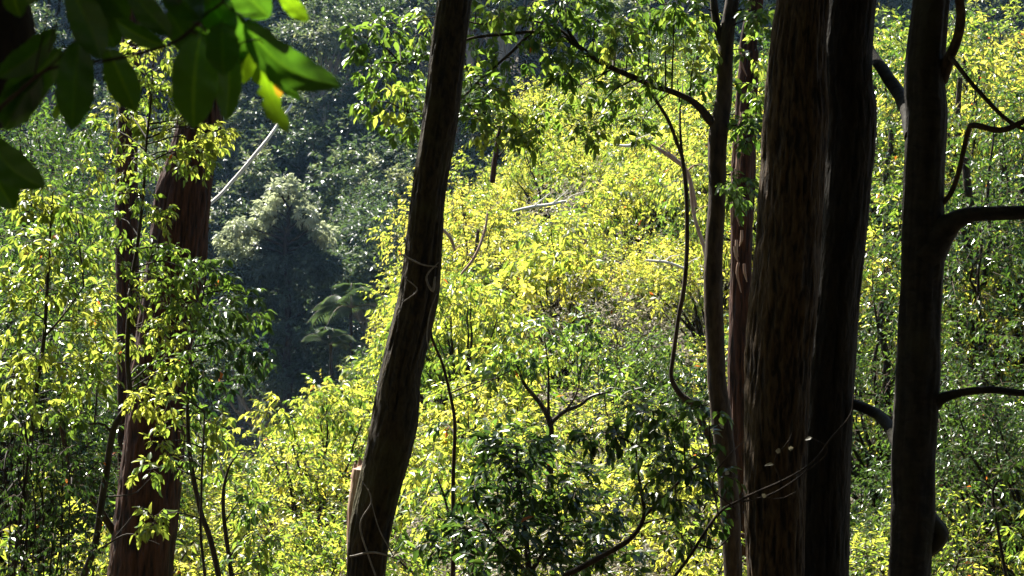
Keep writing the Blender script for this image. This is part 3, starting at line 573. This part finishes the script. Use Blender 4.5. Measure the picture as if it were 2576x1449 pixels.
def finish_labels():
    for (desc, zy, zx), L in REG.items():
        L.sort(key=lambda q: q[0])
        for k, (_, o) in enumerate(L):
            o['label'] = (ORD[min(k, 13)]+' ' if len(L) > 1 else '')+desc+' '+zy+' '+zx
# ------------------------------------------------------------------ mid slope shrubs (five kinds, then copies)
def shrub(name, label, cat, H, Rr, k, n, nleaf, L, asp, mat, seed, group, tone=.6, hang=.5, droop=.2, bark='bark_slim', trunk=.03, low=.25, tmpl=LO, thick=.004, br=.33, twig=True, parts=('stem', 'foliage'), flat=.8, loc=(0, 0, 0)):
    rng = np.random.default_rng(seed); t = thing(name, label, cat, loc, group); st = MB(); fo = MB()
    tops = []
    for q in range(k):
        a = q*2.399+rng.uniform(-.4, .4); rr = Rr*math.sqrt((q+.5)/k)*.75
        hz = H*(low+(1-low-.12)*(1-(rr/Rr)**1.7)*rng.uniform(.55, 1.0)) if q else H*.82
        tops.append(np.array([math.cos(a)*rr, math.sin(a)*rr, hz]))
    if trunk > .06:
        ct = [np.array([0, 0, -.3]), np.array([rng.normal(0, .1), rng.normal(0, .1), H*.3]), np.array([rng.normal(0, .2), rng.normal(0, .2), H*.75])]
        tube(st, ct, [trunk*1.3, trunk, trunk*.4], 12, .25, bark=trunk*.1, fur=3, seed=seed, wob=.2)
    for q, c in enumerate(tops):
        if trunk > .06:
            z0 = c[2]*rng.uniform(.45, .75); a = np.array([0, 0, z0]); tube(st, [a, a*.4+c*.6+np.array([0, 0, -.1*H*.2]), c], [trunk*.4, trunk*.25, trunk*.08], 6, .3, wob=.2, seed=seed+q)
        else:
            tube(st, [np.array([rng.normal(0, .08), rng.normal(0, .08), -.2]), np.array([c[0]*.4, c[1]*.4, c[2]*.6]), c], [trunk, trunk*.6, trunk*.2], 5, .2, wob=.12, seed=seed+q)
        tn = tone+rng.normal(-.04, .28)
        blob_sprigs(fo, c, Rr*br*rng.uniform(.75, 1.2), n//k, nleaf, L, asp, rng, float(np.clip(tn, .1, .9)), flat=flat, tmpl=tmpl, hang=hang, droop=droop, thick=thick, twig=twig)
    st.build(parts[0], M[bark], t, loc); fo.build(parts[1], [M['twig'], M[mat]], t, loc)
    return t

G1 = 'sunlit shrubs of the thicket on the middle slope'
FAR_AWAY = None
kinds = [shrub('yellow_green_shrub', '', 'shrub', 2.3, 1.25, 16, 420, 7, .085, .40, 'leaf_yellow', 101, G1, .62, .5),
         shrub('drooping_shrub', '', 'shrub', 2.7, 1.2, 14, 380, 7, .105, .36, 'leaf_yellow', 102, G1, .50, .9),
         shrub('fine_leaved_shrub', '', 'shrub', 2.0, 1.3, 18, 600, 7, .06, .42, 'leaf_yellow', 103, G1, .72, .3),
         shrub('green_shrub', '', 'shrub', 2.5, 1.3, 14, 400, 7, .09, .42, 'leaf_green', 104, G1, .45, .6),
         shrub('dry_shrub', '', 'shrub', 1.7, 1.2, 14, 420, 6, .06, .35, 'leaf_grey', 105, G1, .5, .2, bark='bark_grey'),
         shrub('broad_leaved_shrub', '', 'shrub', 2.5, 1.3, 12, 230, 6, .16, .40, 'leaf_yellow', 106, G1, .5, .7, br=.36),
         shrub('dark_shrub', '', 'shrub', 2.3, 1.2, 13, 340, 7, .10, .42, 'leaf_deep', 107, G1, .4, .6)]
LBL = {'yellow_green_shrub': 'glowing yellow green shrub', 'drooping_shrub': 'shrub of long drooping leaves', 'fine_leaved_shrub': 'low fine leaved yellow shrub', 'green_shrub': 'fresh green shrub', 'dry_shrub': 'greyish dry twiggy shrub', 'broad_leaved_shrub': 'shrub with large yellow green leaves', 'dark_shrub': 'dark green shrub'}
rng = np.random.default_rng(7); used = set(); cnt = 0
y = 13.2
while y < 47:
    sp = 1.15+.022*y; xw = .33*y+1.5; x = -xw+rng.uniform(0, sp)
    while x < xw:
        xx = x+rng.uniform(-.3, .3); yy = y+rng.uniform(-.4, .4); x += sp*1.15
        k = rng.choice([0, 1, 2, 3, 4, 5, 6], p=[.19, .15, .12, .13, .10, .18, .13]); sc = rng.uniform(.8, 1.25)
        px = 1288+xx/yy/.3*1288
        if k == 5 and (yy < 21 or px < 1000): k = 2
        if px > 1900: k = rng.choice([0, 1, 2, 3, 5, 6], p=[.25, .15, .2, .15, .15, .1])
        z = float(gh(xx, yy)); H = [2.3, 2.7, 2.0, 2.5, 1.7, 2.5, 2.3][k]*sc
        m = 1.25*sc/yy/.3*1288
        lim = 905 if px < 760 else 905-(px-760)*.6
        if 470-m*.6 < px < 950+m*.3:
            top = 724.5-(z+H)/yy/.3*1288
            if top < lim:
                sc2 = (724.5-lim)/1288*.3*yy-z; sc2 = sc*sc2/H
                if sc2 < .45: continue
                sc = sc2
        nm = kinds[k].name
        reg = 'on the left slope below the gully' if px < 760 else ('on the slope behind the right hand trunks' if px > 1780 else 'on the middle slope right of the leaning trunk')
        lab = LBL[nm]; grp = 'shrubs '+reg
        if k not in used:
            o = kinds[k]; used.add(k); o.location = (xx, yy, z); o.rotation_euler.z = rng.uniform(0, 6.28); o.scale = (sc,)*3; o['label'] = lab; o['group'] = grp
        else: o = dup(kinds[k], (xx, yy, z-.05), rng.uniform(0, 6.28), sc, lab, grp)
        relabel(o, LBL[nm], px, 724.5-(z+H*.7)/yy/.3*1288, yy)
        cnt += 1
    y += sp*.92
print('shrubs', cnt)

# taller understorey trees: two kinds copied to the left, the right and the hill crest
tk = [shrub('understorey_tree', '', 'tree', 5.2, 1.9, 22, 900, 7, .10, .40, 'leaf_green', 201, None, .55, .7, trunk=.07, low=.3, parts=('trunk', 'crown'), br=.34),
      shrub('bright_tree', '', 'tree', 4.6, 1.8, 20, 850, 7, .10, .38, 'leaf_yellow', 202, None, .6, .6, trunk=.07, low=.3, parts=('trunk', 'crown'), br=.36),
      shrub('dense_tree', '', 'tree', 6.0, 2.0, 24, 1100, 7, .085, .42, 'leaf_deep', 203, None, .45, .5, trunk=.09, low=.25, parts=('trunk', 'crown'), br=.36)]
TT = []   # (px of base, depth, top py, kind); deep leaf colour stands in for tree shadow
for px, dd, top, k in [(60, 19, 420, 2), (200, 21, 300, 0), (330, 24, 150, 2), (-60, 24, 60, 2), (260, 17, 620, 2), (420, 20, 560, 2), (40, 16, 640, 2), (80, 28, -20, 2), (230, 30, 160, 2), (400, 27, 430, 1), (330, 36, -40, 2), (440, 34, 120, 0), (20, 36, 100, 2), (-100, 17, 300, 2),
                       (1030, 31, 420, 1), (1110, 34, 330, 1), (1200, 36, 420, 0), (1330, 38, 350, 1), (1470, 36, 300, 1), (1600, 34, 260, 1), (1700, 30, 240, 1), (1560, 42, 180, 0), (1730, 38, 60, 0), (1690, 45, -20, 2), (1800, 33, -20, 0), (1400, 28, 560, 1), (1060, 27, 640, 1), (1250, 30, 560, 2), (1640, 26, 560, 1),
                       (1870, 28, 60, 1), (1960, 24, 0, 0), (2230, 22, 60, 2), (2230, 19, 330, 1), (2250, 24, -60, 0), (2450, 18, 40, 2), (2560, 19, 120, 2), (2470, 15.5, 650, 2), (2590, 14.5, 600, 2), (2210, 17, 480, 2), (2240, 15, 1100, 2), (1940, 18, 1000, 2), (1700, 17, 900, 2), (2600, 21, 100, 0), (2400, 23, -80, 1), (2480, 28, -60, 0), (2640, 18, 480, 1), (2350, 32, -100, 2), (2560, 33, -60, 1), (2120, 30, -40, 1), (2320, 26, 700, 1)]:
    TT.append((px, dd, top, k))
rg = np.random.default_rng(17); used2 = set()
for n_, (px, dd, top, k) in enumerate(TT):
    x = (px-1288)/1288*.3*dd; z = float(gh(x, dd)); H = (724.5-top)/1288*.3*dd-z; sc = H/[5.2, 4.6, 6.0][k]
    sxy = min(sc, .55+.45*sc); Rm = [1.9, 1.8, 2.0][k]*sxy*1.15; Rp = Rm/dd/.3*1288
    if px < 700 and px+Rp > 545: x -= (px+Rp-545)/1288*.3*dd
    if 700 < px < 1400 and px-Rp < 905: x += (905-px+Rp)/1288*.3*dd
    reg = 'in the left background behind the red brown trunk' if px < 700 else ('on the crest of the middle slope' if px < 1850 else 'behind the trunks on the right')
    lab = ['green leafy understorey tree ', 'yellow green leafy tree glowing in the sun ', 'dense deep green tree '][k]+reg; grp = 'leafy trees '+reg
    if k not in used2:
        o = tk[k]; used2.add(k); o.location = (x, dd, z); o['label'] = lab; o['group'] = grp
    else: o = dup(tk[k], (x, dd, z), rg.uniform(0, 6.28), sc, lab, grp)
    o.scale = (sxy, sxy, sc); relabel(o, ['leafy green tree', 'sunlit yellow green tree', 'dense dark green tree'][k], px, top+60, dd)

# dead wood lying in the thicket
def deadwood(rows, d, label, mat='bark_pale', name='fallen_branch', cat='branch'):
    t = thing(name, label, cat, P(rows[0][0], rows[0][1], d)); mb = MB(); rg = np.random.default_rng(abs(int(rows[0][0])))
    trace(mb, rows, d, 9, .06, wob=.05, seed=int(rows[0][0]), bark=.004, fur=2); mb.build('stem', M[mat], t, t.location)
    n = len(rows)
    for k in range(3):
        m2 = MB(); a = rows[min(n-1, 1+k % max(1, n-1))]; s = rg.choice([-1, 1])
        trace(m2, [(a[0], a[1], a[2]*.5), (a[0]+s*18, a[1]-14, a[2]*.35), (a[0]+s*rg.uniform(30, 55), a[1]-rg.uniform(10, 40), 2)], d, 5, .05, wob=.04, seed=k)
        m2.build('twig', M[mat], t, t.location)
deadwood([(1290, 532, 6), (1340, 522, 8), (1385, 515, 8), (1425, 505, 5)], 22, 'pale bare branch lying level in the yellow leaves right of the leaning trunk')
deadwood([(1238, 460, 14), (1246, 400, 14), (1256, 345, 12), (1262, 318, 5)], 20, 'short upright red brown snag above the pale level branch', 'bark_red', 'snag', 'snag')
deadwood([(1620, 350, 5), (1660, 372, 9), (1700, 398, 12), (1730, 430, 12), (1750, 520, 9)], 16, 'bent pinkish branch beside the twisted stem', 'bark_pink')
deadwood([(1535, 365, 4), (1580, 368, 7), (1620, 362, 7), (1640, 345, 4)], 18, 'curled pale twig left of the bent pinkish branch')
deadwood([(1160, 690, 5), (1190, 650, 7), (1215, 590, 7), (1224, 535, 4)], 17, 'grey sticks leaning together right of the middle of the leaning trunk', 'bark_pink')
deadwood([(1112, 575, 7), (1130, 595, 8), (1142, 630, 6)], 15, 'short pale pink stub touching the right edge of the leaning trunk', 'bark_pink')
deadwood([(1625, 655, 5), (1670, 660, 7), (1720, 672, 6)], 17, 'short level pale stick left of the slim forked tree')
deadwood([(1480, 1000, 4), (1515, 990, 6), (1560, 1000, 5)], 17, 'small heap of pale dead sticks low in the middle')
deadwood([(1735, 450, 8), (1745, 540, 9), (1770, 620, 10), (1782, 700, 8)], 15.5, 'pinkish vine stem running behind the slim forked tree', 'bark_pink')

# ------------------------------------------------------------------ far valley side
GF = 'trees of the shaded forest on the far valley side'
fk = [shrub('far_tree', '', 'tree', 9.5, 3.2, 26, 1500, 7, .27, .45, 'leaf_far', 301, GF, .5, .25, .1, 'bark_far', .16, .25, br=.30, twig=False, parts=('trunk', 'crown')),
      shrub('far_tree', '', 'tree', 11.5, 3.0, 24, 1400, 7, .24, .45, 'leaf_far', 302, GF, .4, .3, .1, 'bark_far', .18, .5, br=.30, twig=False, parts=('trunk', 'crown')),
      shrub('far_tree', '', 'tree', 7.0, 3.0, 24, 1400, 7, .25, .5, 'leaf_far', 303, GF, .6, .3, .1, 'bark_far', .13, .12, br=.32, twig=False, parts=('trunk', 'crown'))]
rg = np.random.default_rng(23); used3 = set(); fc = 0; y = 66.0
while y < 152:
    sp = 3.9+(y-66)*.010; xw = .33*y+3; x = -xw+rg.uniform(0, sp)
    while x < xw:
        xx = x+rg.uniform(-1, 1); yy = y+rg.uniform(-1, 1); x += sp*1.25
        px = 1288+xx/yy/.3*1288; k = int(rg.choice([0, 1, 2], p=[.35, .3, .35])); sc = rg.uniform(.85, 1.35)
        if yy > 118: continue
        if 1150 < px < 2900 and yy < 87: continue          # hidden behind the middle slope
        if px < 480 and yy < 80: continue
        if (xx+13.0)**2+(yy-72)**2 < 12: continue
        lab = 'blue grey leafy tree of the shaded forest on the far valley side'
        if k not in used3: o = fk[k]; used3.add(k); o.location = (xx, yy, float(gh(xx, yy))-.2); o.scale = (sc,)*3; o['label'] = lab
        else: o = dup(fk[k], (xx, yy, float(gh(xx, yy))-.2), rg.uniform(0, 6.28), sc, lab)
        relabel(o, ['shaded far tree', 'tall shaded far tree', 'low shaded far tree'][k], px, 724.5-(float(gh(xx, yy))+6)/yy/.3*1288, yy)
        fc += 1
    y += sp*.9
print('far trees', fc)

def cover(name, label, x0, n, y0, y1, L, mat, seed, hgt):
    rng = np.random.default_rng(seed); y = y0+(y1-y0)*rng.random(n)**.8; x = rng.uniform(-1, 1, n)*(.34*y+2)
    c = fbm(np.stack([x*.6, y*.6, x*0], 1), 3, seed); k = c > .38; x, y, c = x[k], y[k], c[k]; n = len(x)
    pos = np.stack([x, y, gh(x, y)+.05+hgt*rng.random(n)*c*1.6], 1); mb = MB()
    LL = L*rng.uniform(.6, 1.3, n); leaves(mb, pos, rng.normal(0, 1, (n, 3))*[1, 1, .4]+[0, 0, .25], rng.normal(0, .6, (n, 3))+[0, 0, 1], LL, LL*.42, np.clip(c+rng.normal(0, .15, n), .05, .85), LO, 0)
    o = mb.build(name, M[mat]); o['kind'] = 'stuff'; o['label'] = label
cover('undergrowth', 'dark undergrowth between the far trees', 0, 90000, 60, 124, .42, 'leaf_far', 31, 2.2)
cover('ground_cover', 'low leafy ground cover under the shrubs', 0, 170000, 10, 48, .085, 'leaf_green', 32, .8)
# rim lit tree standing out in the gully, rim light and shade coloured into its leaves
def rim_tree():
    d = 62.0; loc = base_of(730, d); rng = np.random.default_rng(401)
    t = thing('creeper_clad_tree', 'steep tree smothered in creepers with a crest tinted sunlit pale, alone in the dark gully', 'tree', loc)
    st = MB(); fo = MB(); top = P(722, 450, d)
    top = top-np.array([0, 0, 1.2]); tube(st, [loc, loc*.5+top*.5, top], [.3, .2, .05], 12, .5, wob=.3)
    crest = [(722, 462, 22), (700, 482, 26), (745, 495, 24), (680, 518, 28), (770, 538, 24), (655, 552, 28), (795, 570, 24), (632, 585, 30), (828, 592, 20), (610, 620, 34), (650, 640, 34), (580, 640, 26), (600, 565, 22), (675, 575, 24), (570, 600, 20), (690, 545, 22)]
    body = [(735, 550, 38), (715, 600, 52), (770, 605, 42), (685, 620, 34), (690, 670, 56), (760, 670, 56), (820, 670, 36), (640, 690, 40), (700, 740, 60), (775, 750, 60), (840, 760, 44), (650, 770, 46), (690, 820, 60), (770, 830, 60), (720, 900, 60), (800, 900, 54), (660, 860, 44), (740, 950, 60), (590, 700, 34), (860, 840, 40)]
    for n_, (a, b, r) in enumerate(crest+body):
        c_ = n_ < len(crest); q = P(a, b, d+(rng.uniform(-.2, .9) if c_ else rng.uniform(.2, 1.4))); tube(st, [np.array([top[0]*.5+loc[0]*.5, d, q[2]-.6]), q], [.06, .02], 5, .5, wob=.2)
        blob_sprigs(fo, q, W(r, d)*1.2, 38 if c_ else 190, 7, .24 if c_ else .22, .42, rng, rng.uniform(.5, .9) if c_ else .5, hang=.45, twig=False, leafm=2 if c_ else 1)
    st.build('trunk', M['bark_dark'], t, loc); fo.build('crown', [M['twig'], M['leaf_shaded_tint'], M['leaf_sunlit_tint']], t, loc)
rim_tree()

# palms in the gully
def palm(px, py, d, n, label, seed, size=1.5, wt=6):
    rng = np.random.default_rng(seed); loc = base_of(px, d); top = P(px, py, d)
    t = thing('palm_tree', label, 'palm', loc); mb = MB(); tube(mb, [loc-np.array([0, 0, .2]), loc*.5+top*.5+np.array([.1, 0, 0]), top], [.12, .07, .05], 12, .2, lump=.01)
    mb.build('trunk', M['bark_dark'], t, loc)
    for k in range(n):
        a = k*2.399+seed; el = rng.uniform(.2, 1.45); L = size*rng.uniform(.8, 1.15)
        h = np.array([math.cos(a)*math.cos(el), math.sin(a)*math.cos(el), math.sin(el)])
        m_ = MB(); u = np.linspace(0, 1, 22)
        path = top+h*(L*u)[:, None]+np.array([0, 0, -1.])*(L*.62*u**2.6)[:, None]
        tube(m_, path[::3], np.linspace(.025, .006, len(path[::3])), 5, .2)
        T = nrm(np.gradient(path, axis=0)); S = nrm(np.cross(T, [0, 0, 1.]))
        for s in (-1, 1):
            dr = S*s*.85+T*.5+np.array([0, 0, -.45]); ll = L*.38*np.sin(np.pi*np.clip(u*.9+.1, 0, 1))+.05
            leaves(m_, path[2:], dr[2:], nrm(np.cross(dr, T)*s)[2:], ll[2:], ll[2:]*.09+.015, rng.uniform(.1, .55, 20), LO, 1)
        m_.build('frond', [M['bark_far'], M['leaf_far']], t, loc)
palm(882, 775, 56, 13, 'palm with pale arching fronds low in the dark gully', 3, 1.75)
palm(832, 868, 54, 11, 'shaded palm crown below and left of the pale fronded palm', 5, 1.2)

# unseen trees round and behind the camera, added to shade the near trunks
for k, (x, yv, H, r) in enumerate([(-3.1, 4.6, 5.5, 2.6), (3.2, 5.2, 5.8, 2.6), (-2.6, 2.6, 5, 2.4), (2.2, 1.2, 6, 3), (-4.5, 1.5, 6.5, 3.2), (4.0, 2.5, 6.5, 3.2), (-5.2, 8.6, 7, 3.2), (-2, -4, 7.5, 3.5), (4, -5, 7.5, 3.5), (-8, -2, 7, 3.5), (9, -1, 7, 3.5), (-8.5, 5.5, 6, 3.2), (8.5, 5.5, 6, 3.2), (-12, 11, 6.5, 3.2), (12, 10, 6.5, 3.2), (-.6, -1.6, 6.8, 3.0), (0, -10, 8, 4), (-8, -9, 8, 4), (9, -10, 8, 4)]):
    g = float(gh(x, yv)); t = thing('unseen_shade_tree', ['mossy', 'stout', 'tall', 'spreading', 'dark', 'bushy', 'slender', 'wide', 'old', 'young', 'gnarled', 'straight', 'leaning', 'thick', 'thin', 'crooked', 'low', 'high', 'pale', 'rough', 'smooth'][k]+' unseen shade tree '+('left of' if x < 0 else 'right of')+' the viewer, '+('ahead' if yv > 3 else 'level' if yv > 0 else 'behind'), 'tree', (x, yv, g), 'unseen shade trees around the viewer')
    mb = MB(); top = np.array([x+.2, yv, g+H*.75]); tube(mb, [np.array([x, yv, g-.2]), np.array([x, yv, g+H*.4]), top], [.2, .16, .1], 16, .2, bark=.01); mb.build('trunk', M['bark_dark'], t, t.location)
    crown_above(t, top, top+np.array([-.25*x if abs(x) < 6 else 0, .5, 1.0]), r, 1500, 500+k, L=.2)

for k, (x, yv, sc) in enumerate([(-3, -7, 1.3), (1.5, -8, 1.4), (6, -7, 1.3), (-7, -6, 1.3), (10.5, -6, 1.3), (-11, -4, 1.3), (-5, -12, 1.5), (3, -13, 1.5), (-13, 3, 1.3), (13, 2, 1.3)]):  # unseen dense trees added behind the camera to cut the sky fill
    dup(tk[2], (x, yv, float(gh(x, yv))), k*1.3, sc, ['first', 'second', 'third', 'fourth', 'fifth', 'sixth', 'seventh', 'eighth', 'ninth', 'tenth'][k]+' unseen dense shade tree on the slope behind the viewer', 'unseen dense trees behind the viewer')
# ------------------------------------------------------------------ haze
HAZE = 0.00016
if HAZE:
    bm = MB(); a, b = np.array([-135, -65, -23.]), np.array([135, 195, 72.])
    V = np.array([[x, y_, z] for x in (a[0], b[0]) for y_ in (a[1], b[1]) for z in (a[2], b[2])])
    bm.add(V, [[0, 1, 3, 2], [4, 6, 7, 5], [0, 4, 5, 1], [2, 3, 7, 6], [0, 2, 6, 4], [1, 5, 7, 3]], smooth=False)
    m, tt, N, K = mat_new('air'); pv = N('ShaderNodeVolumePrincipled'); pv.inputs['Color'].default_value = (.34, .60, 1, 1)
    pv.inputs['Density'].default_value = HAZE; pv.inputs['Anisotropy'].default_value = .25; oo = N('ShaderNodeOutputMaterial'); K(pv.outputs[0], oo.inputs['Volume'])
    o = bm.build('haze', m); o['kind'] = 'stuff'; o['label'] = 'thin blue haze in the valley air'

finish_labels()
